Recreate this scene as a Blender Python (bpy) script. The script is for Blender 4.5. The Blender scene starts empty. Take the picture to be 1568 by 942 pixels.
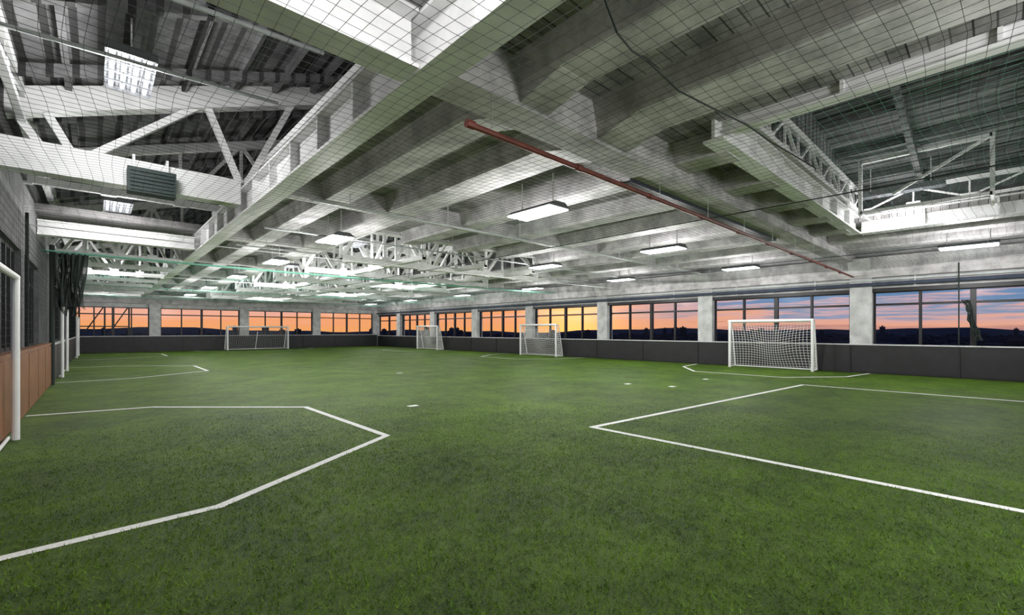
import bpy, math, random
import numpy as np
from mathutils import Vector, Matrix
random.seed(4); np.random.seed(4)
sc=bpy.context.scene
try:
    sc.view_settings.view_transform='Standard'
except Exception: pass

# ------------------------------------------------------------ materials
def new_mat(name):
    m=bpy.data.materials.new(name); m.use_nodes=True
    nt=m.node_tree; b=nt.nodes['Principled BSDF']
    return m,nt,b
def simple(name,col,rough=.6,var=.12,scale=6,metal=0,bump=0.0):
    m,nt,b=new_mat(name)
    N=nt.nodes; L=nt.links
    tc=N.new('ShaderNodeTexCoord'); n=N.new('ShaderNodeTexNoise'); n.inputs['Scale'].default_value=scale; n.inputs['Detail'].default_value=6
    L.new(tc.outputs['Object'],n.inputs['Vector'])
    r=N.new('ShaderNodeValToRGB')
    r.color_ramp.elements[0].position=.3; r.color_ramp.elements[1].position=.7
    r.color_ramp.elements[0].color=[max(0,c*(1-var)) for c in col]+[1]
    r.color_ramp.elements[1].color=[min(1,c*(1+var)) for c in col]+[1]
    L.new(n.outputs['Fac'],r.inputs['Fac']); L.new(r.outputs['Color'],b.inputs['Base Color'])
    b.inputs['Roughness'].default_value=rough; b.inputs['Metallic'].default_value=metal
    if bump>0:
        bp=N.new('ShaderNodeBump'); bp.inputs['Strength'].default_value=bump; bp.inputs['Distance'].default_value=.02
        L.new(n.outputs['Fac'],bp.inputs['Height']); L.new(bp.outputs['Normal'],b.inputs['Normal'])
    return m
def planked(name,c1,c2,axis='Y',pitch=.16,dark=.45,linew=.08):
    """board-marked painted concrete / decking with dark joints"""
    m,nt,b=new_mat(name); N=nt.nodes; L=nt.links
    tc=N.new('ShaderNodeTexCoord'); sp=N.new('ShaderNodeSeparateXYZ'); L.new(tc.outputs['Object'],sp.inputs[0])
    d=N.new('ShaderNodeMath'); d.operation='DIVIDE'; d.inputs[1].default_value=pitch; L.new(sp.outputs[axis],d.inputs[0])
    fr=N.new('ShaderNodeMath'); fr.operation='FRACT'; L.new(d.outputs[0],fr.inputs[0])
    lt=N.new('ShaderNodeMath'); lt.operation='LESS_THAN'; lt.inputs[1].default_value=linew; L.new(fr.outputs[0],lt.inputs[0])
    n=N.new('ShaderNodeTexNoise'); n.inputs['Scale'].default_value=1.8; n.inputs['Detail'].default_value=10; n.inputs['Roughness'].default_value=.7
    L.new(tc.outputs['Object'],n.inputs['Vector'])
    r=N.new('ShaderNodeValToRGB'); r.color_ramp.elements[0].position=.36; r.color_ramp.elements[1].position=.6
    r.color_ramp.elements[0].color=list(c1)+[1]; r.color_ramp.elements[1].color=list(c2)+[1]
    L.new(n.outputs['Fac'],r.inputs['Fac'])
    fl=N.new('ShaderNodeMath'); fl.operation='FLOOR'; L.new(d.outputs[0],fl.inputs[0])
    wn=N.new('ShaderNodeTexWhiteNoise'); wn.noise_dimensions='1D'; L.new(fl.outputs[0],wn.inputs['W'])
    mr=N.new('ShaderNodeMapRange'); mr.inputs['To Min'].default_value=.72; mr.inputs['To Max'].default_value=1.08; L.new(wn.outputs['Value'],mr.inputs['Value'])
    mu=N.new('ShaderNodeMath'); mu.operation='MULTIPLY_ADD'; mu.inputs[1].default_value=-(1-dark)
    L.new(lt.outputs[0],mu.inputs[0]); L.new(mr.outputs[0],mu.inputs[2])
    vm=N.new('ShaderNodeVectorMath'); vm.operation='SCALE'; L.new(r.outputs['Color'],vm.inputs[0]); L.new(mu.outputs[0],vm.inputs['Scale'])
    L.new(vm.outputs[0],b.inputs['Base Color']); b.inputs['Roughness'].default_value=.75
    bp=N.new('ShaderNodeBump'); bp.inputs['Strength'].default_value=.5; bp.inputs['Distance'].default_value=.02
    L.new(mu.outputs[0],bp.inputs['Height']); L.new(bp.outputs['Normal'],b.inputs['Normal'])
    return m
def emis(name,col,st):
    m,nt,b=new_mat(name)
    b.inputs['Base Color'].default_value=list(col)+[1]
    b.inputs['Emission Color'].default_value=list(col)+[1]; b.inputs['Emission Strength'].default_value=st
    return m
M={}
M['slab']=planked('painted_board_marked_slab',(.17,.165,.165),(.4,.39,.39),'Y',.17,.3,.1)
M['beam']=planked('painted_concrete_beam',(.34,.33,.335),(.66,.64,.645),'Z',.17,.8,.06)
M['steel']=simple('white_painted_steel',(.84,.84,.84),.45,.1,3)
M['steel2']=simple('grey_white_truss_steel',(.7,.7,.7),.5,.15,2)
M['roof']=planked('dark_corrugated_roof_deck',(.11,.11,.115),(.25,.25,.255),'X',.3,.35,.3)
M['wallc']=simple('painted_concrete_wall',(.5,.5,.5),.8,.25,2.5,0,.3)
M['wallg']=simple('grey_block_wall',(.2,.2,.205),.85,.3,3,0,.3)
M['black']=simple('black_padded_board',(.012,.012,.014),.55,.3,3)
M['brown']=simple('brown_padded_board',(.2,.075,.028),.45,.3,2)
M['cap']=simple('board_cap_white',(.6,.6,.6),.4,.08,4)
M['frame']=simple('black_window_frame',(.008,.008,.01),.5,.2,5)
M['goal']=simple('goal_white_paint',(.8,.8,.8),.35,.05,5)
M['gnet']=simple('goal_net_cord',(.8,.8,.78),.8,.08,20)
M['netd']=simple('dark_net_cord',(.012,.02,.017),.8,.2,20)
M['nett']=simple('teal_net_cord',(.2,.5,.38),.7,.2,20)
M['rust']=simple('red_oxide_pipe',(.15,.032,.024),.5,.45,4)
M['pipe']=simple('galvanised_pipe',(.5,.53,.53),.4,.15,5)
M['dpipe']=simple('dark_blue_pipe',(.05,.06,.09),.4,.2,5)
M['line']=simple('pitch_line_fibre',(.82,.83,.8),.9,.12,40)
M['green']=simple('dark_green_enclosure',(.003,.02,.017),.6,.3,12)
M['lamp']=emis('lamp_diffuser',(.95,1,.98),6)
M['tube']=emis('lamp_tubes',(.92,.97,1),2.2)
M['reflect']=simple('lamp_reflector',(.12,.125,.135),.4,.05,8)
M['ground']=simple('distant_ground',(.02,.03,.055),.9,.5,.01)
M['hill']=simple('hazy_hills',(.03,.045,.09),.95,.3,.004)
m,nt,b=new_mat('window_glass'); N=nt.nodes; L=nt.links
tr=N.new('ShaderNodeBsdfTransparent'); tr.inputs[0].default_value=(.95,.96,.97,1)
gl=N.new('ShaderNodeBsdfGlossy'); gl.inputs['Roughness'].default_value=.2
mx=N.new('ShaderNodeMixShader'); mx.inputs[0].default_value=.004
L.new(tr.outputs[0],mx.inputs[1]); L.new(gl.outputs[0],mx.inputs[2]); L.new(mx.outputs[0],N['Material Output'].inputs[0])
M['glass']=m
def turf_mat(name,k=1.0,blade=False):
    m,nt,b=new_mat(name); N=nt.nodes; L=nt.links
    tc=N.new('ShaderNodeTexCoord')
    n1=N.new('ShaderNodeTexNoise'); n1.inputs['Scale'].default_value=.8; n1.inputs['Detail'].default_value=9; n1.inputs['Roughness'].default_value=.75
    n2=N.new('ShaderNodeTexNoise'); n2.inputs['Scale'].default_value=7; n2.inputs['Detail'].default_value=10; n2.inputs['Roughness'].default_value=.95
    n3=N.new('ShaderNodeTexNoise'); n3.inputs['Scale'].default_value=60 if not blade else 140; n3.inputs['Detail'].default_value=5; n3.inputs['Roughness'].default_value=.9
    for n in (n1,n2,n3): L.new(tc.outputs['Object'],n.inputs['Vector'])
    a=N.new('ShaderNodeMath'); a.operation='MULTIPLY_ADD'; a.inputs[1].default_value=.22; L.new(n1.outputs['Fac'],a.inputs[0])
    a2=N.new('ShaderNodeMath'); a2.operation='MULTIPLY'; a2.inputs[1].default_value=.38; L.new(n2.outputs['Fac'],a2.inputs[0]); L.new(a2.outputs[0],a.inputs[2])
    c=N.new('ShaderNodeMath'); c.operation='MULTIPLY_ADD'; c.inputs[1].default_value=.4; L.new(n3.outputs['Fac'],c.inputs[0]); L.new(a.outputs[0],c.inputs[2])
    r=N.new('ShaderNodeValToRGB'); r.color_ramp.elements[0].position=.44; r.color_ramp.elements[1].position=.575
    r.color_ramp.elements[0].color=(.016*k,.05*k,.002*k,1); r.color_ramp.elements[1].color=(.165*k,.3*k,.014*k,1)
    L.new(c.outputs[0],r.inputs['Fac']); L.new(r.outputs['Color'],b.inputs['Base Color'])
    b.inputs['Roughness'].default_value=.6; b.inputs['Specular IOR Level'].default_value=.25
    if not blade:
        bp=N.new('ShaderNodeBump'); bp.inputs['Strength'].default_value=1; bp.inputs['Distance'].default_value=.07
        L.new(c.outputs[0],bp.inputs['Height']); L.new(bp.outputs['Normal'],b.inputs['Normal'])
    return m
M['turf']=turf_mat('artificial_turf'); M['blade']=turf_mat('turf_blades',1.25,True)

# ------------------------------------------------------------ mesh builder
class MB:
    def __init__(s): s.v=[];s.f=[];s.m=[];s.ml=[]
    def mi(s,k):
        if k not in s.ml: s.ml.append(k)
        return s.ml.index(k)
    def quadbox(s,pts,k):
        o=len(s.v); s.v+= [tuple(p) for p in pts]; i=s.mi(k)
        for q in ((0,3,2,1),(4,5,6,7),(0,1,5,4),(1,2,6,5),(2,3,7,6),(3,0,4,7)):
            s.f.append(tuple(o+a for a in q)); s.m.append(i)
    def box(s,a,b,k):
        x0,y0,z0=[min(a[i],b[i]) for i in range(3)]; x1,y1,z1=[max(a[i],b[i]) for i in range(3)]
        s.quadbox([(x0,y0,z0),(x1,y0,z0),(x1,y1,z0),(x0,y1,z0),(x0,y0,z1),(x1,y0,z1),(x1,y1,z1),(x0,y1,z1)],k)
    def bar(s,p0,p1,w,h,k):
        p0=Vector(p0);p1=Vector(p1);d=(p1-p0).normalized()
        up=Vector((0,0,1)) if abs(d.z)<.95 else Vector((0,1,0))
        sd=d.cross(up).normalized(); u=sd.cross(d).normalized()
        a=sd*w/2; c=u*h/2
        s.quadbox([p0-a-c,p0+a-c,p1+a-c,p1-a-c,p0-a+c,p0+a+c,p1+a+c,p1-a+c],k)
    def tube(s,pts,r,k,n=8):
        pts=[Vector(p) for p in pts]; i=s.mi(k); o=len(s.v)
        for j,p in enumerate(pts):
            d=(pts[min(j+1,len(pts)-1)]-pts[max(j-1,0)]).normalized()
            up=Vector((0,0,1)) if abs(d.z)<.95 else Vector((0,1,0))
            sd=d.cross(up).normalized(); u=sd.cross(d).normalized()
            for q in range(n):
                t=2*math.pi*q/n; s.v.append(tuple(p+sd*math.cos(t)*r+u*math.sin(t)*r))
        for j in range(len(pts)-1):
            for q in range(n):
                a=o+j*n+q; b=o+j*n+(q+1)%n
                s.f.append((a,b,b+n,a+n)); s.m.append(i)
        if n>3:
            s.f.append(tuple(o+q for q in range(n))[::-1]); s.m.append(i)
            e=o+(len(pts)-1)*n
            s.f.append(tuple(e+q for q in range(n))); s.m.append(i)
    def face(s,pts,k):
        o=len(s.v); s.v+=[tuple(p) for p in pts]; s.f.append(tuple(range(o,o+len(pts)))); s.m.append(s.mi(k))
    def build(s,name,parent=None,smooth=False):
        me=bpy.data.meshes.new(name); me.from_pydata(s.v,[],s.f); 
        for k in s.ml: me.materials.append(M[k])
        me.polygons.foreach_set('material_index',s.m)
        if smooth: me.polygons.foreach_set('use_smooth',[True]*len(s.f))
        me.update()
        o=bpy.data.objects.new(name,me); sc.collection.objects.link(o)
        if parent: o.parent=parent
        return o

XL,XR,YN,YF=-1.2,21.4,-8.0,43.5
ZS=4.7      # slab soffit
# ------------------------------------------------------------ floor
b=MB(); b.box((XL-.3,YN-.3,-.25),(XR+.3,YF+.3,0),'turf'); b.build('floor')
segs=[]
def pl(pts):
    for p,q in zip(pts[:-1],pts[1:]): segs.append((p,q))
pl([(-.95,4.72),(.81,4.8),(3.22,6.3),(3.18,9.8),(.85,11.95),(-.95,12.3)])
pl([(-.95,19.4),(.9,19.6),(3.2,21.2),(3.2,24.6),(.9,26.6),(-.95,27)])
pl([(-.95,33.4),(.9,33.6),(3.2,35.2),(3.2,38.6),(.9,40.6),(-.95,41)])
pl([(15.35,-7.5),(15.2,3.9),(6.0,4.55),(6.0,-7.5)])
for cy in (6.45,19.7,32.6):
    pl([(20.95,cy+3.3),(19.0,cy+3.0),(17.1,cy+1.6),(17.1,cy-1.5),(19.0,cy-2.9),(20.95,cy-3.2)])
pl([(5.6,43.0),(5.8,41.0),(7.6,38.6),(12.0,38.6),(14.0,41.0),(14.2,43.0)])
b=MB()
def strip(p,q,w=.1,z=.006):
    p=Vector((p[0],p[1],0));q=Vector((q[0],q[1],0)); d=(q-p).normalized(); n=Vector((-d.y,d.x,0))*w/2
    p=p-d*w*.35;q=q+d*w*.35
    b.face([(p-n).to_tuple()[:2]+(z,),(q-n).to_tuple()[:2]+(z,),(q+n).to_tuple()[:2]+(z,),(p+n).to_tuple()[:2]+(z,)],'line')
for i,(p,q) in enumerate(segs): strip(p,q,.105,.004+.0006*(i%3))
dots=[(4.9,8.4),(8.3,15.2),(11.6,7.5),(12.0,6.3),(14.6,6.5)]
for p in dots: strip((p[0]-.06,p[1]),(p[0]+.06,p[1]),.15)
b.build('pitch_markings')
n=480000
th=np.random.rand(n)*math.pi*1.1-math.pi*.3
r=10.5*np.random.rand(n)**.6
px=r*np.cos(th); py=r*np.sin(th)
clump=(np.sin(px*23+3*np.sin(py*9))*np.sin(py*21+3*np.sin(px*11)))*.25+.75
keep=(px>XL+.28)&(px<XR-.4)&(r>.8)&(np.random.rand(n)<np.clip((10.5-r)/5,0,1)*clump)
for (p,q) in segs:
    ax,ay=p;bx,by=q; L2=(bx-ax)**2+(by-ay)**2
    t=np.clip(((px-ax)*(bx-ax)+(py-ay)*(by-ay))/L2,0,1)
    keep&=np.hypot(px-ax-t*(bx-ax),py-ay-t*(by-ay))>.052
for d in dots: keep&=(np.hypot(px-d[0],py-d[1])>.12)
px=px[keep];py=py[keep];n=len(px)
an=np.random.rand(n)*2*math.pi; w=.002+.0022*np.random.rand(n); hgt=.01+.024*np.random.rand(n)
la=np.random.rand(n)*2*math.pi; ll=hgt*np.random.rand(n)*1.8
V=np.zeros((n,3,3),dtype=np.float32)
V[:,0,0]=px-np.cos(an)*w;V[:,0,1]=py-np.sin(an)*w
V[:,1,0]=px+np.cos(an)*w;V[:,1,1]=py+np.sin(an)*w
V[:,2,0]=px+np.cos(la)*ll;V[:,2,1]=py+np.sin(la)*ll;V[:,2,2]=hgt
me=bpy.data.meshes.new('turf_fibres'); me.vertices.add(n*3); me.vertices.foreach_set('co',V.ravel())
me.loops.add(n*3); me.loops.foreach_set('vertex_index',np.arange(n*3,dtype=np.int32))
me.polygons.add(n); me.polygons.foreach_set('loop_start',np.arange(n,dtype=np.int32)*3)
me.update(calc_edges=True); me.materials.append(M['blade'])
o=bpy.data.objects.new('turf_fibres',me); sc.collection.objects.link(o)

# ------------------------------------------------------------ walls
RP=[3.55+5.93*k for k in range(-2,7)]     # right wall piers (Y)
FP=[3.2,9.15,15.1,21.05]
b=MB()
b.box((XR,YN,0),(XR+.35,YF,1.0),'wallc'); b.box((XR,YN,3.05),(XR+.35,YF,ZS+.1),'wallc')
for y in RP:
    b.box((XR-.18,y-.34,0),(XR+.349,y+.34,3.6),'wallc')
    b.quadbox([(XR-.18,y-.34,3.6),(XR,y-.34,3.6),(XR,y+.34,3.6),(XR-.18,y+.34,3.6),(XR-.7,y-.34,4.25),(XR,y-.34,4.25),(XR,y+.34,4.25),(XR-.7,y+.34,4.25)],'wallc')
b.box((XR-.35,YN,3.55),(XR,YF,4.3),'beam')
b.build('wall_right')
b=MB(); b.box((XL,YF,0),(XR,YF+.35,1.15),'wallc'); b.box((XL,YF,3.3),(XR,YF+.35,7.9),'wallc')
for x in FP: b.box((x-.34,YF-.18,0),(x+.34,YF+.349,3.6),'wallc')
b.box((XL,YF-.3,3.6),(XR,YF,4.3),'beam')
b.build('wall_far')
b=MB(); b.box((XL-.35,YN,0),(XL,YF,1.2),'wallg'); b.box((XL-.35,YN,3.3),(XL,YF,8.0),'wallg')
LW=[(8.0,10.6),(10.9,14.2),(14.8,18.1),(24,29),(31,36)]
ys=[YN]+[c for w_ in LW for c in w_]+[YF]
for i in range(0,len(ys),2): b.box((XL-.35,ys[i],1.2),(XL,ys[i+1],3.3),'wallg')
b.build('wall_left')
b=MB(); b.box((XL-.35,YN-.35,0),(XR+.35,YN,8),'wallc'); b.build('wall_near')

wn=[0]
def window(axis,c,a0,a1,z0,z1,ncol=4,tz=None):
    wn[0]+=1; b=MB()
    def P(a,o,z): return (c+o,a,z) if axis=='Y' else (a,c+o,z)
    def bx(a0,a1,z0,z1,d0,d1,k): b.box(P(a0,d0,z0),P(a1,d1,z1),k)
    t=.06
    bx(a0,a1,z0,z0+t,.08,.2,'frame');bx(a0,a1,z1-t,z1,.08,.2,'frame')
    bx(a0,a0+t,z0,z1,.08,.2,'frame');bx(a1-t,a1,z0,z1,.08,.2,'frame')
    tz=tz or z0+(z1-z0)*.76
    bx(a0,a1,tz-.04,tz+.04,.09,.19,'frame')
    for i in range(1,ncol):
        x=a0+(a1-a0)*i/ncol; th=.075 if i==ncol//2 else .04
        bx(x-th,x+th,z0,z1,.07,.21,'frame')
    bx(a0,a1,z0,z1,.14,.15,'glass')
    bx(a0,a1,z0-.02,z0+.02,-.02,.1,'cap')
    return b.build('window_%d'%wn[0])
for i in range(len(RP)-1): window('Y',XR,RP[i]+.34,RP[i+1]-.34,1.0,3.05)
window('Y',XR,RP[-1]+.34,YF,1.0,3.05,2)
fx=[XL-.34]+FP
for i in range(len(fx)-1): window('X',YF,fx[i]+.34,fx[i+1]-.34,1.15,3.3)
for (a,c) in LW: window('Y',XL-.3,a,c,1.2,3.3,5)

def boards(name,axis,c,sgn,a0,a1,h,mat,step=2.95,off=0):
    b=MB()
    def P(a,o,z): return (c+o*sgn,a,z) if axis=='Y' else (a,c+o*sgn,z)
    a=a0
    while a<a1-.01:
        e=min(a+step,a1)
        b.box(P(a+.012,.0,.02),P(e-.012,.08,h),mat)
        b.box(P(a+.05,-.012,.06),P(e-.05,.0,h-.05),mat)
        a=e
    b.box(P(a0,.03,0),P(a1,.075,h-.01),'frame')
    b.box(P(a0,-.02,h),P(a1,.14,h+.04),'cap' if mat=='black' else mat)
    return b.build(name)
boards('dasher_boards','Y',XR-.34,1,YN+.02,YF-.4,1.05,'black',2.95)
boards('dasher_boards','X',YF-.34,1,XL+.22,XR-.36,1.15,'black',2.95)
boards('padded_boards','Y',XL+.2,-1,YN+.02,18.7,1.2,'brown',1.9)
boards('dasher_boards','Y',XL+.2,-1,18.9,YF-.4,1.15,'black',2.95)

b=MB()
b.tube([(XR-.28,YN,3.3),(XR-.28,YF,3.3)],.07,'dpipe'); b.tube([(XR-.26,YN,3.46),(XR-.26,YF,3.46)],.04,'pipe')
b.box((XR-.12,YN,3.02),(XR,YF,3.16),'frame')
y=YN+1
while y<YF:
    b.bar((XR-.28,y,3.2),(XR-.28,y,3.56),.03,.03,'pipe'); y+=3
b.build('wall_services_pipes')

# ------------------------------------------------------------ ceiling slab with monitor openings
CX0,CX1,CY0,CY1=5.95,15.8,12.9,41.5
holes=[(XL,2.6,YN,3.6),(XL,2.6,4.3,16.9),(XL,2.6,18.0,43.5),(6.8,16.0,YN,2.85),(CX0,CX1,CY0,CY1)]
xs=sorted(set([XL,2.6,6.8,CX0,16.0,CX1,XR])); ysb=sorted(set([YN,2.85,3.6,4.3,CY0,16.9,18.0,CY1,YF]))
b=MB()
def inhole(x,y): return any(h[0]<x<h[1] and h[2]<y<h[3] for h in holes)
for i in range(len(xs)-1):
    for j in range(len(ysb)-1):
        if not inhole((xs[i]+xs[i+1])/2,(ysb[j]+ysb[j+1])/2): b.box((xs[i],ysb[j],ZS),(xs[i+1],ysb[j+1],ZS+.2),'slab')
b.build('ceiling')
b=MB()
XB=[3.78,5.35,7.4,9.4,11.4,13.4,15.4,17.4,19.4]
BW={3.78:.24,5.35:.36}
def runs(x):
    bl=sorted([(h[2],h[3]) for h in holes if h[0]-.1<x<h[1]+.1])
    y=YN; out=[]
    for a,c in bl:
        if a>y: out.append((y,a))
        y=max(y,c)
    if y<YF: out.append((y,YF))
    return out
for x in XB:
    for a,c in runs(x):
        w=BW.get(x,.27)
        b.quadbox([(x-w,a,4.36),(x+w,a,4.36),(x+w,c,4.36),(x-w,c,4.36),(x-w-.1,a,ZS),(x+w+.1,a,ZS),(x+w+.1,c,ZS),(x-w-.1,c,ZS)],'beam')
CYL=[3.95]+[3.95+5.9*k for k in range(1,7)]
for y in CYL:
    if CY0<y<CY1: rr=[(2.6,CX0),(CX1,XR)]
    else: rr=[(2.6,XR)]
    for x0,x1 in rr:
        dz=4.16 if y<4 else 4.34
        hw=.24 if y<4 else .16
        b.box((x0,y-hw,dz),(x1,y+hw,ZS),'beam')
        if y<4:
          for x in XB:
            if x0<x<x1:
                w=BW.get(x,.27)-.005
                for s in (-1,1):
                    if s<0 and x>6.5: continue
                    ya=y+s*hw; yb=y+s*.85
                    b.quadbox([(x-w,ya,4.2),(x+w,ya,4.2),(x+w,yb,4.355),(x-w,yb,4.355),(x-w,ya,4.5),(x+w,ya,4.5),(x+w,yb,4.5),(x-w,yb,4.5)],'beam')
b.build('ceiling_concrete_beams')
def igirder(b,p0,p1,z0,z1,w,k='steel'):
    x0,y0=p0;x1,y1=p1; zm=(z0+z1)/2
    b.bar((x0,y0,z0+.02),(x1,y1,z0+.02),w,.04,k); b.bar((x0,y0,z1-.02),(x1,y1,z1-.02),w,.04,k); b.bar((x0,y0,zm),(x1,y1,zm),.05,z1-z0-.08,k)
    L_=math.hypot(x1-x0,y1-y0); n=int(L_/1.2)
    for i in range(1,n):
        t=i/n; x=x0+(x1-x0)*t;y=y0+(y1-y0)*t
        dx,dy=(x1-x0)/L_*.02,(y1-y0)/L_*.02
        b.bar((x-dx,y-dy,zm),(x+dx,y+dy,zm),w*.9,z1-z0-.08,k)
def girder_obj(p0,p1,z0=4.12,z1=4.7,w=.34):
    b=MB(); igirder(b,p0,p1,z0,z1,w); b.build('steel_girder')
girder_obj((2.46,YN+.02),(2.46,YF-.36)); girder_obj((XL+.02,3.95),(2.27,3.95)); girder_obj((XL+.02,17.4),(2.27,17.4),4.15,4.55)
girder_obj((6.85,YN+.02),(6.85,2.65),4.5,4.85,.2); girder_obj((6.65,2.85),(16.2,2.85),4.38,4.85,.3); girder_obj((16.1,YN+.02),(16.1,2.67),4.35,4.85,.36)
girder_obj((CX0,CY0),(CX0,CY1),4.5,4.8,.25); girder_obj((CX1,CY0),(CX1,CY1),4.4,4.8,.25); girder_obj((CX0+.2,CY0),(CX1-.2,CY0),4.55,4.85,.2); girder_obj((CX0+.2,41.4),(CX1-.2,41.4))
def monitor(name,x0,x1,y0,y1,zl,zr):
    b=MB()
    b.quadbox([(x0,y0,zl),(x1,y0,zr),(x1,y1,zr),(x0,y1,zl),(x0,y0,zl+.15),(x1,y0,zr+.15),(x1,y1,zr+.15),(x0,y1,zl+.15)],'roof')
    for x,z in ((x0,zl),(x1,zr)):
        b.box((x-.06,y0,ZS+.2),(x+.06,y1,z+.1),'roof')
    for y in (y0,y1):
        b.quadbox([(x0,y-.06,ZS+.2),(x1,y-.06,ZS+.2),(x1,y+.06,ZS+.2),(x0,y+.06,ZS+.2),(x0,y-.06,zl+.1),(x1,y-.06,zr+.1),(x1,y+.06,zr+.1),(x0,y+.06,zl+.1)],'roof')
    y=y0+.6
    nn=7
    for i in range(1,nn):
        t=i/nn; x=x0+(x1-x0)*t; z=zl+(zr-zl)*t
        b.bar((x,y0,z-.08),(x,y1,z-.08),.09,.14,'roof')
    while y<y1:
        b.bar((x0,y,zl-.2),(x1,y,zr-.2),.12,.16,'roof'); y+=2.2
    b.build(name)
monitor('ceiling_monitor_left',XL,4.6,YN,YF,5.7,7.7)
monitor('ceiling_monitor_right',6.7,17.0,YN,2.95,7.6,5.6)
monitor('ceiling_monitor_centre',CX0-.1,CX1+1,CY0-.1,41.6,7.6,6.0)

def truss(axis,c,a0,a1,zb,zt0,zt1,n,w=.16,k='steel2',alt=False):
    b=MB()
    P=(lambda a,z:(a,c,z)) if axis=='X' else (lambda a,z:(c,a,z))
    b.bar(P(a0,zb),P(a1,zb),w,w*1.1,k); b.bar(P(a0,zt0),P(a1,zt1),w*1.1,w*1.5,k)
    for i in range(n+1):
        t=i/n; a=a0+(a1-a0)*t; zt=zt0+(zt1-zt0)*t
        if 0<i<n or zt-zb>.5: b.bar(P(a,zb),P(a,zt),w*.5,w*.5,k)
        b.bar(P(max(a0,a-.14),zb+.02),P(min(a1,a+.14),zb+.02),w*1.15,w*1.7,k)
        if i<n:
            a2=a0+(a1-a0)*(i+1)/n; zt2=zt0+(zt1-zt0)*(i+1)/n
            if i%2==0: b.bar(P(a,zb),P(a2,zt2),w*.6,w*.6,k)
            else: b.bar(P(a,zt),P(a2,zb),w*.6,w*.6,k)
    return b.build('roof_truss')
b=MB()
b.bar((XL,11.3,4.58),(2.28,11.3,4.58),.35,.52,'steel'); b.bar((XL,11.3,5.4),(4.4,11.3,7.45),.3,.42,'steel')
for p,q in (((-.6,4.6),(-1.1,5.4)),((-.2,4.7),(1.6,6.3)),((1.7,6.3),(2.3,4.8)),((-.3,4.7),(-.7,5.5)),((2.4,4.8),(3.4,7.0))):
    b.bar((p[0],11.3,p[1]),(q[0],11.3,q[1]),.12,.12,'steel')
b.build('roof_truss')
for y in (1.2,14.6): truss('X',y,XL,4.4,4.95,5.45,7.3,4,.09 if y<10 else .14)
for y in range(20,43,3): truss('X',y+.1,XL+.02,2.25,4.08,5.3,6.2,4,.15,'steel')
for y in (15.2,19,23,27,31,35,39): truss('X',y,CX0+.15,CX1-.15,4.06,6.9,5.8,6,.2,'steel')
for x in (8.2,10.9,13.5): truss('Y',x,CY0+.4,41.2,4.1,5.9,5.9,14,.15,'steel')
truss('Y',2.75,4.3,17.2,4.8,5.35,5.35,14,.08,'steel'); truss('Y',2.75,YN+.1,3.6,4.8,5.35,5.35,12,.08,'steel')
truss('Y',-.95,YN+.1,43.2,5.2,5.6,5.6,24,.1)
truss('X',2.7,6.9,16,4.95,5.5,5.5,11,.08,'steel'); truss('Y',16.0,YN+.1,2.6,4.95,5.4,5.4,10,.07,'steel')
for y in (-.9,-4.5): truss('X',y,6.9,16.0,4.8,7.3,5.5,6,.13)
b=MB()
for y in (.1,2.45):
    b.bar((14.6,y,4.6),(14.6,y,6.0),.08,.08,'steel')
for z in (4.65,5.95): b.bar((14.6,.1,z),(14.6,2.45,z),.08,.08,'steel')
b.bar((14.6,.1,5.95),(14.6,1.8,5.0),.06,.06,'steel')
b.bar((14.6,.1,4.65),(15.95,.1,4.65),.05,.05,'steel'); b.bar((14.6,2.45,4.65),(15.95,2.45,4.65),.05,.05,'steel')
b.build('steel_hanger_frame')

# ------------------------------------------------------------ pipes
b=MB()
b.tube([(2.85,3.8,3.78),(XR-.4,3.75,3.62)],.034,'rust')
for x in np.arange(2.9,21,1.81):
    z=3.78-(x-2.85)/18.1*.16
    b.tube([(x-.05,3.795,z),(x+.05,3.795,z)],.046,'rust')
    b.bar((x+.3,3.795,z),(x+.3,3.795,4.16),.008,.008,'pipe')
b.build('red_sprinkler_pipe',smooth=False)
b=MB()
for y,x0,x1,z in ((9.0,3,21,4.12),(12.2,3,21,4.12),(15.2,3,5.6,4.12),(15.2,16.2,21,4.12)):
    b.tube([(x0,y,z),(x1,y,z)],.025,'pipe',6)
    for x in np.arange(x0+.8,x1,2.4): b.bar((x,y,z),(x,y,4.7),.014,.014,'pipe')
b.build('overhead_conduit_pipes')
b=MB()
b.tube([(-1.1,6.2,5.2),(2.25,6.2,5.35)],.03,'pipe',6); b.tube([(-1.1,8.3,5.35),(2.25,8.3,5.45)],.03,'pipe',6)
b.build('overhead_conduit_pipes')
b=MB()
b.box((6.6,4.22,4.1),(13.9,4.4,4.13),'frame'); b.box((6.6,4.2,4.1),(13.9,4.22,4.17),'dpipe'); b.box((6.6,4.4,4.1),(13.9,4.42,4.17),'dpipe')
for x in (8.4,10.4,12.4): b.bar((x,4.3,4.13),(x,4.3,4.7),.02,.02,'pipe')
b.build('cable_tray')
b=MB()
b.box((.4,10.78,4.16),(1.12,11.08,4.62),'green')
for i in range(6): b.box((.44,10.75,4.2+i*.068),(1.08,10.78,4.23+i*.068),'green')
b.bar((.5,11,4.6),(.5,11,4.9),.04,.04,'steel'); b.bar((1.0,11,4.6),(1.0,11,4.9),.04,.04,'steel')
b.bar((.5,11,4.88),(.5,11.3,4.88),.04,.04,'steel'); b.bar((1.0,11,4.88),(1.0,11.3,4.88),.04,.04,'steel')
b.build('unit_heater')

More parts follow.
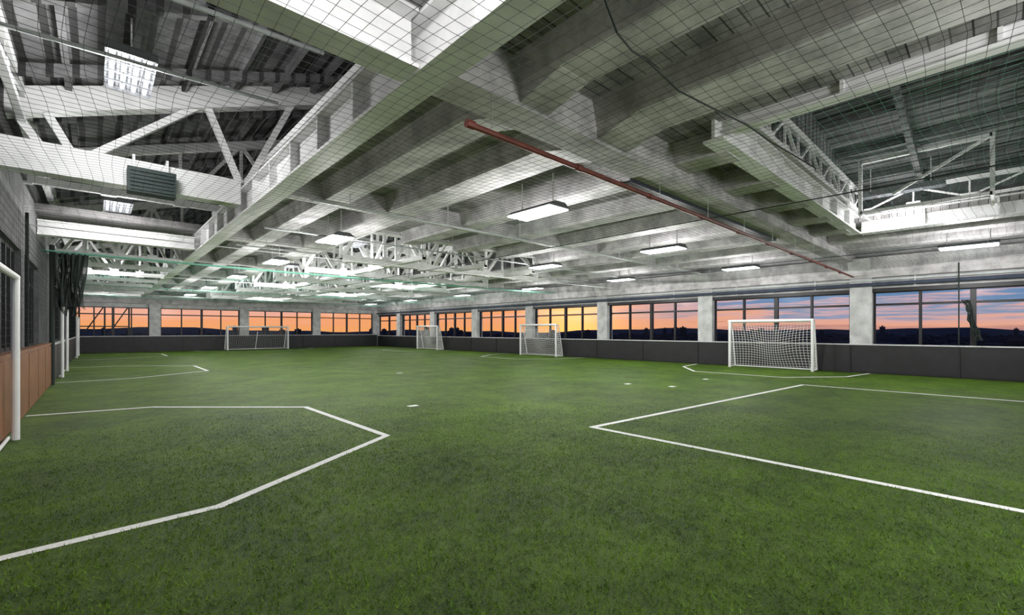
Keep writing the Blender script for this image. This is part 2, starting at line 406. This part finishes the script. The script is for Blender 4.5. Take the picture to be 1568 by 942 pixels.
# ------------------------------------------------------------ lamps
def lamp(name,x,y,z,lx,ly,topz,P,hb=False):
    e=bpy.data.objects.new(name,None); e.location=(0,0,0); sc.collection.objects.link(e)
    b=MB(); hx,hy=lx/2,ly/2
    if hb:
        b.box((x-hx,y-hy,z+.05),(x+hx,y+hy,z+.09),'reflect')
        for s in (-1,1):
            b.box((x+s*hx-.012,y-hy,z-.03),(x+s*hx+.012,y+hy,z+.09),'reflect'); b.box((x-hx,y+s*hy-.012,z-.03),(x+hx,y+s*hy+.012,z+.09),'reflect')
        nt_=4
        for i in range(nt_):
            xx=x-hx+lx*(i+.5)/nt_; b.tube([(xx,y-hy+.03,z+.02),(xx,y+hy-.03,z+.02)],.03,'tube',8)
            if i: b.box((x-hx+lx*i/nt_-.014,y-hy,z-.03),(x-hx+lx*i/nt_+.014,y+hy,z+.05),'reflect')
        for i in range(1,4): b.box((x-hx,y-hy+ly*i/4-.025,z-.035),(x+hx,y-hy+ly*i/4+.025,z-.02),'reflect')
    else:
        b.quadbox([(x-hx,y-hy,z),(x+hx,y-hy,z),(x+hx,y+hy,z),(x-hx,y+hy,z),(x-hx*.5,y-hy,z+.1),(x+hx*.5,y-hy,z+.1),(x+hx*.5,y+hy,z+.1),(x-hx*.5,y+hy,z+.1)],'reflect')
        for s in (-.5,.5): b.box((x+s*hx-hx*.42,y-hy+.03,z-.025),(x+s*hx+hx*.42,y+hy-.03,z-.002),'lamp')
    for s in (-1,1): b.bar((x,y+s*hy*.7,z+.08),(x,y+s*hy*.7,topz),.02,.02,'steel')
    b.build('fixture',e)
    l=bpy.data.lights.new('lamp_glow','POINT'); l.energy=P; l.shadow_soft_size=.4; l.color=(1,.99,.985)
    lo=bpy.data.objects.new('lamp_glow',l); lo.location=(x,y,z-.6); sc.collection.objects.link(lo); lo.parent=e
TR=[(6.6,6.4),(12.4,6.8),(18.3,6.8),(12.4,11.6),(4.6,11.9),(18.3,12.2),(4.6,17.2),(18.4,18.2),(4.6,23.2),(18.4,25),(4.6,30),(4.6,37),(18.4,32),(18.4,39),(18.3,.6),(4.6,-4.2),(5.0,-1.9)]  # those behind the camera are added, out of view, to brighten the near ceiling
for x,y in TR: lamp('fluorescent_ceiling_light',x,y,4.0,.6,1.25,ZS,(290 if y<1 else 235) if y<13 else 175)
for x,y,z,P_ in ((.36,8.95,5.5,190),(.5,1.7,5.4,230),(.5,-3.5,5.4,250),(.4,15.9,4.9,150),(.4,25.2,4.7,140),(.4,38.7,4.7,140)): lamp('high_bay_light',x,y,z,.55,1.35,6.1,P_,True)  # out-of-frame ones above and behind the camera are added for near-ceiling brightness
for x,y in ((7.4,17),(12.2,20.9),(7.4,25.1),(12.2,29),(9.6,36.9)): lamp('high_bay_light',x,y,4.95,.5,1.2,6.2,230,True)
for x,y,P_ in ((15.3,1.75,120),(11.5,-3.6,260)): lamp('high_bay_light',x,y,5.2,.3,1.7,5.95,P_,True)

# ------------------------------------------------------------ nets
def flatnet(name,x0,x1,y0,y1,z,cell,rad,k,sag=.12,seg=.5):
    def zz(x,y): return z-sag*abs(math.sin(x*.53))*abs(math.sin(y*.53+.3))+.02*math.sin(x*1.9+y*.7)
    def wx(x,y): return .055*math.sin(y*.9+x*.6)+.035*math.sin(y*2.1-x*1.4)
    def wy(x,y): return .055*math.sin(x*.8+y*.5+1)+.035*math.sin(x*2.3-y*1.2)
    vs=[];fs=[]
    def line(pts,side):
        o=len(vs)
        for p in pts:
            for q in range(3):
                t=q*2.0944; c,s_=math.cos(t)*rad,math.sin(t)*rad
                vs.append((p[0]+(c if side=='x' else 0),p[1]+(c if side=='y' else 0),p[2]+s_))
        for j in range(len(pts)-1):
            for q in range(3):
                a=o+j*3+q;bb=o+j*3+(q+1)%3; fs.append((a,bb,bb+3,a+3))
    x=x0
    while x<=x1:
        ny=int((y1-y0)/seg)+1
        L_=[]
        for i in range(ny+1):
            y=y0+(y1-y0)*i/ny; L_.append((x+wx(x,y),y,zz(x,y)))
        line(L_,'x'); x+=cell
    y=y0
    while y<=y1:
        nx=int((x1-x0)/seg)+1
        L_=[]
        for i in range(nx+1):
            x=x0+(x1-x0)*i/nx; L_.append((x,y+wy(x,y),zz(x,y)))
        line(L_,'y'); y+=cell
    me=bpy.data.meshes.new(name); me.from_pydata(vs,[],fs); me.materials.append(M[k]); me.update()
    o=bpy.data.objects.new(name,me); sc.collection.objects.link(o)
flatnet('ceiling_net',-1.0,20.6,-6,11.9,3.9,.125,.0022,'netd',.1)
flatnet('ceiling_net',-1.0,20.6,12.0,18.6,3.9,.25,.0018,'netd',.08)
flatnet('ceiling_net',-1.0,20.6,19.1,42.8,3.9,.6,.0025,'nett',.08)
flatnet('skylight_net',7.1,14.3,-4,2.3,4.72,.14,.0018,'nett',.1)
b=MB()
def sagline(p,q,s,r,k,n=14):
    p=Vector(p);q=Vector(q); b.tube([p.lerp(q,i/n)-Vector((0,0,s*4*(i/n)*(1-i/n))) for i in range(n+1)],r,k,6)
for y in (18.72,18.98,31): sagline((XL,y,3.92),(XR-.4,y,3.92),.06,.02,'nett')
for y in (14.2,24,37.0): sagline((XL,y,3.88),(XR-.4,y,3.88),.05,.012,'steel')
for x in (9.0,16.5): sagline((x,-6,3.86),(x,42.8,3.86),.03,.01,'netd',40)
pts=[(2.3,1.7),(2.42,1.74),(2.73,1.85),(3.0,1.9),(3.23,1.91),(3.8,1.93),(4.27,1.87),(5.0,1.8),(5.6,1.75),(6.93,1.63)]
b.tube([(x,y,3.74+.02*math.sin(i*2)) for i,(x,y) in enumerate(pts)],.008,'netd',6)
b.build('net_support_cords')
def vnet(b,x0,y0,x1,y1,z0,z1,cell,rad,k):
    L_=math.hypot(x1-x0,y1-y0); n=int(L_/cell)
    for i in range(n+1):
        t=i/n; x=x0+(x1-x0)*t; y=y0+(y1-y0)*t; b.tube([(x,y,z0),(x,y,z1)],rad,k,3)
    z=z0
    while z<=z1: b.tube([(x0,y0,z),(x1,y1,z)],rad,k,3); z+=cell
b=MB(); vnet(b,XL+.14,-2,XL+.14,18.7,1.26,3.84,.125,.003,'netd')
for y in (2,6,10,14): b.tube([(XL+.1,y,1.26),(XL+.1,y,4.1)],.03,'netd',8)
b.build('wall_safety_net')
b=MB(); vnet(b,XL+.14,19,XL+.14,43,1.2,3.84,.25,.005,'netd'); b.build('wall_safety_net')
b=MB()
b.tube([(-.98,18.8,0),(-.98,18.8,4.1)],.06,'netd',10)
nS=150
for i in range(nS):
    u=i/(nS-1); x0=-1.0+u*.8; by=18.8+.16*math.sin(u*40)
    zb=2.1+.55*abs(u-.45)+.18*math.sin(u*17)
    xm=-.6+(u-.5)*.6
    pts=[]
    for j in range(11):
        t=j/10; x=x0+(xm-x0)*math.sin(t*math.pi/2)+.05*math.sin(t*7+u*25)*t
        pts.append((x,by+.1*math.sin(t*4+u*30),3.88-(3.88-zb)*t))
    b.tube(pts,.004,'netd',3)
for j in range(22):
    z=3.86-j*.075
    b.tube([(-1.0+.016*j+(i/24)*(.8-.024*j),18.8+.16*math.sin(i/24*40)+.03*math.sin(j),z-.22*math.sin(i/24*math.pi)+.06*math.sin(i/24*22+j)) for i in range(25)],.004,'netd',3)
for i in range(14):
    x=-.85+random.random()*.45
    b.tube([(x+.05*math.sin(j+i),18.8+.1*math.sin(i*2+j*.6),3.86-j*.26) for j in range(7)],random.uniform(.012,.03),'netd',5)
b.build('gathered_divider_net')
b=MB()
for i in range(16):
    b.tube([(XR-.55+random.uniform(-.1,.08),.75+random.uniform(-.1,.1)-.25*j*.3,2.6-j*.33) for j in range(5)],.014,'netd',4)
b.tube([(XR-.5,.9,1.12),(XR-.5,.9,3.84)],.02,'netd',6)
b.build('gathered_corner_net')

# ------------------------------------------------------------ goals
def goal(x,y,ang,w,h,dtop,dbot,cell=.14,droop=.25,r=.055,rad=.006,mid=False,net=True):
    b=MB(); c,s=math.cos(ang),math.sin(ang)
    T=lambda p:(x+p[0]*c-p[1]*s,y+p[0]*s+p[1]*c,p[2])
    def tb(pts,rr,k,n=8): b.tube([T(p) for p in pts],rr,k,n)
    for sx in (-1,1):
        X=sx*w/2
        tb([(X,0,0),(X,0,h)],r,'goal',12)
        if net: tb([(X,0,h-.03),(X,dtop,h-.05)],r*.5,'goal'); tb([(X,dtop,h-.05),(X,dbot,.04)],r*.5,'goal'); tb([(X,0,.04),(X,dbot,.04)],r*.5,'goal')
    tb([(-w/2-r,0,h),(w/2+r,0,h)],r,'goal',12)
    tb([(-w/2,dbot,.04),(w/2,dbot,.04)],r*.5,'goal')
    if net: tb([(-w/2,dtop,h-.05),(w/2,dtop,h-.05)],r*.4,'goal')
    if mid: tb([(0,dbot,.04),(0,dtop,h-.4)],r*.6,'goal')
    nx=int(w/cell); nz=int(h/cell)
    def S(u,v):
        yy=dtop+(dbot-dtop)*v-droop*math.sin(math.pi*u)**.7*math.sin(math.pi*min(1,v*1.0))*.6
        zz=(h-.05)*(1-v)+.02-.16*math.sin(math.pi*u)*(1-v)+.05*math.sin(u*9)*math.sin(math.pi*v)
        return (-w/2+w*u+.12*math.sin(math.pi*v)*math.sin(2*math.pi*u),yy,zz)
    if net:
        for i in range(nx+1): tb([S(i/nx,j/8) for j in range(9)],rad,'gnet',3)
        for j in range(nz+1): tb([S(i/10,j/nz) for i in range(11)],rad,'gnet',3)
        for sx in (-1,1):
            X=sx*w/2
            for j in range(nz+1):
                v=j/nz; yb=dtop+(dbot-dtop)*v; z=(h-.05)*(1-v)+.02; tb([(X,0,z),(X,yb,z)],rad,'gnet',3)
            ny=max(2,int(dbot/cell))
            for i in range(1,ny):
                yy=dbot*i/ny; zt=h-.05 if yy<=dtop else (h-.05)*(dbot-yy)/(dbot-dtop+1e-6); tb([(X,yy,.02),(X,yy,zt)],rad,'gnet',3)
        if dtop>.15:
            for i in range(nx+1): tb([(-w/2+w*i/nx,0,h),(-w/2+w*i/nx,dtop,h-.05)],rad,'gnet',3)
    b.build('soccer_goal')
goal(20.35,6.45,-math.pi/2,3.1,2.0,.25,.62,cell=.11,rad=.007)
goal(20.35,19.7,-math.pi/2,3.1,1.95,.25,.62,cell=.12,rad=.009)
goal(20.35,32.6,-math.pi/2,3.1,1.95,.25,.62,cell=.12,rad=.011)
for yy in (8.15,23.2,37.6): goal(-.88,yy,math.pi/2,3.2,2.38,.04,.07,net=False,r=.045)
goal(9.9,41.8,0,4.5,1.9,.5,1.2,rad=.004,mid=True)

# ------------------------------------------------------------ outside
b=MB()
for x in (-1,.4,1.8):
    b.bar((x,46,-2),(x,46,3.6),.1,.1,'frame')
for z in (1.9,3.5): b.bar((-1,46,z),(1.8,46,z),.08,.08,'frame')
b.bar((-1,46,.9),(.4,46,3.5),.08,.08,'frame'); b.bar((.4,46,.9),(1.8,46,3.5),.08,.08,'frame')
b.build('exterior_fire_escape')
b=MB(); N_=48
ring=[(3500*math.cos(2*math.pi*i/N_),3500*math.sin(2*math.pi*i/N_),-30) for i in range(N_)]
b.face(ring,'ground')
b.build('distant_landscape')
b=MB()
for i in range(800):
    a=random.uniform(-.25,1.75); R=random.uniform(600,2200); w_=random.uniform(8,24); hh_=random.uniform(5,20)
    if random.random()<.08 and R>1200: hh_=random.uniform(30,42); w_=random.uniform(4,9)
    x=R*math.cos(a); y=R*math.sin(a); b.box((x-w_,y-w_,-30),(x+w_,y+w_,-30+hh_),'hill' if random.random()<.6 else 'ground')
    b.box((x-w_*.3,y-w_*.3,-30+hh_),(x+w_*.3,y+w_*.3,-27+hh_),'ground')
b.build('city_skyline')
b=MB(); n=240
def hh(i):
    a=2*math.pi*i/n; return -30+32+8*math.sin(a*5)+7*math.sin(a*13+1)+4*math.sin(a*31)+2*math.sin(a*67)
for i in range(n):
    a0,a1=2*math.pi*i/n,2*math.pi*(i+1)/n
    R0,R1=2600,2900
    b.face([(R0*math.cos(a0),R0*math.sin(a0),-30),(R0*math.cos(a1),R0*math.sin(a1),-30),(R1*math.cos(a1),R1*math.sin(a1),hh(i+1)),(R1*math.cos(a0),R1*math.sin(a0),hh(i))],'hill')
b.build('distant_hills')

# ------------------------------------------------------------ world
w=bpy.data.worlds.new('World'); sc.world=w; w.use_nodes=True; nt=w.node_tree; N=nt.nodes; L=nt.links
bg=N['Background']; tc=N.new('ShaderNodeTexCoord'); sp=N.new('ShaderNodeSeparateXYZ'); L.new(tc.outputs['Generated'],sp.inputs[0])
mp=N.new('ShaderNodeMapping'); mp.inputs['Scale'].default_value=(2.2,2.2,38); L.new(tc.outputs['Generated'],mp.inputs['Vector'])
nz=N.new('ShaderNodeTexNoise'); nz.inputs['Scale'].default_value=2.0; nz.inputs['Detail'].default_value=8; nz.inputs['Roughness'].default_value=.6; L.new(mp.outputs[0],nz.inputs['Vector'])
def math_(op,a,bv):
    n=N.new('ShaderNodeMath'); n.operation=op
    for i,vv in enumerate((a,bv)):
        if isinstance(vv,(int,float)): n.inputs[i].default_value=vv
        else: L.new(vv,n.inputs[i])
    return n.outputs[0]
wob=math_('MULTIPLY',math_('SUBTRACT',nz.outputs['Fac'],.5),.24)
wob=math_('MULTIPLY',wob,math_('MINIMUM',math_('MULTIPLY',math_('ABSOLUTE',sp.outputs['Z'],0),22),1))
el=math_('ADD',sp.outputs['Z'],wob)
def ramp(stops):
    r=N.new('ShaderNodeValToRGB'); L.new(math_('MULTIPLY',el,4),r.inputs['Fac'])
    e=r.color_ramp.elements
    while len(e)<len(stops): e.new(.5)
    for i,(p,c) in enumerate(stops): e[i].position=p*4; e[i].color=list(c)+[1]
    return r.outputs['Color']
warm=ramp([(0,(1.0,.42,.14)),(.02,(1.0,.4,.18)),(.045,(1.0,.47,.3)),(.08,(.85,.42,.36)),(.12,(.5,.34,.4)),(.24,(.12,.14,.26))])
cool=ramp([(0,(.45,.22,.22)),(.008,(.9,.42,.27)),(.024,(.75,.42,.38)),(.036,(.22,.32,.48)),(.052,(.7,.43,.44)),(.064,(.17,.29,.48)),(.11,(.1,.2,.38)),(.24,(.03,.05,.12))])
mr=N.new('ShaderNodeMapRange'); mr.interpolation_type='SMOOTHSTEP'; mr.inputs['From Min'].default_value=.3; mr.inputs['From Max'].default_value=.66; L.new(sp.outputs['Y'],mr.inputs['Value'])
mix=N.new('ShaderNodeMix'); mix.data_type='RGBA'; L.new(mr.outputs[0],mix.inputs[0]); L.new(cool,mix.inputs[6]); L.new(warm,mix.inputs[7])
dt=N.new('ShaderNodeVectorMath'); dt.operation='DOT_PRODUCT'; L.new(tc.outputs['Generated'],dt.inputs[0]); dt.inputs[1].default_value=(.772,.634,.02)
pw=math_('POWER',math_('MAXIMUM',dt.outputs['Value'],0),260)
gl=N.new('ShaderNodeMix'); gl.data_type='RGBA'; gl.blend_type='ADD'; L.new(pw,gl.inputs[0]); L.new(mix.outputs[2],gl.inputs[6]); gl.inputs[7].default_value=(1.0,.5,.08,1)
L.new(gl.outputs[2],bg.inputs['Color']); bg.inputs['Strength'].default_value=1.0

# ------------------------------------------------------------ camera
cam=bpy.data.cameras.new('Camera'); co=bpy.data.objects.new('Camera',cam); sc.collection.objects.link(co)
co.location=(0,0,1.6); co.rotation_euler=(math.pi/2,0,-math.atan2(.678,.735))
cam.sensor_width=36; cam.lens=36*688/1568; cam.shift_y=35/1568; cam.clip_end=6000; cam.clip_start=.05
sc.camera=co
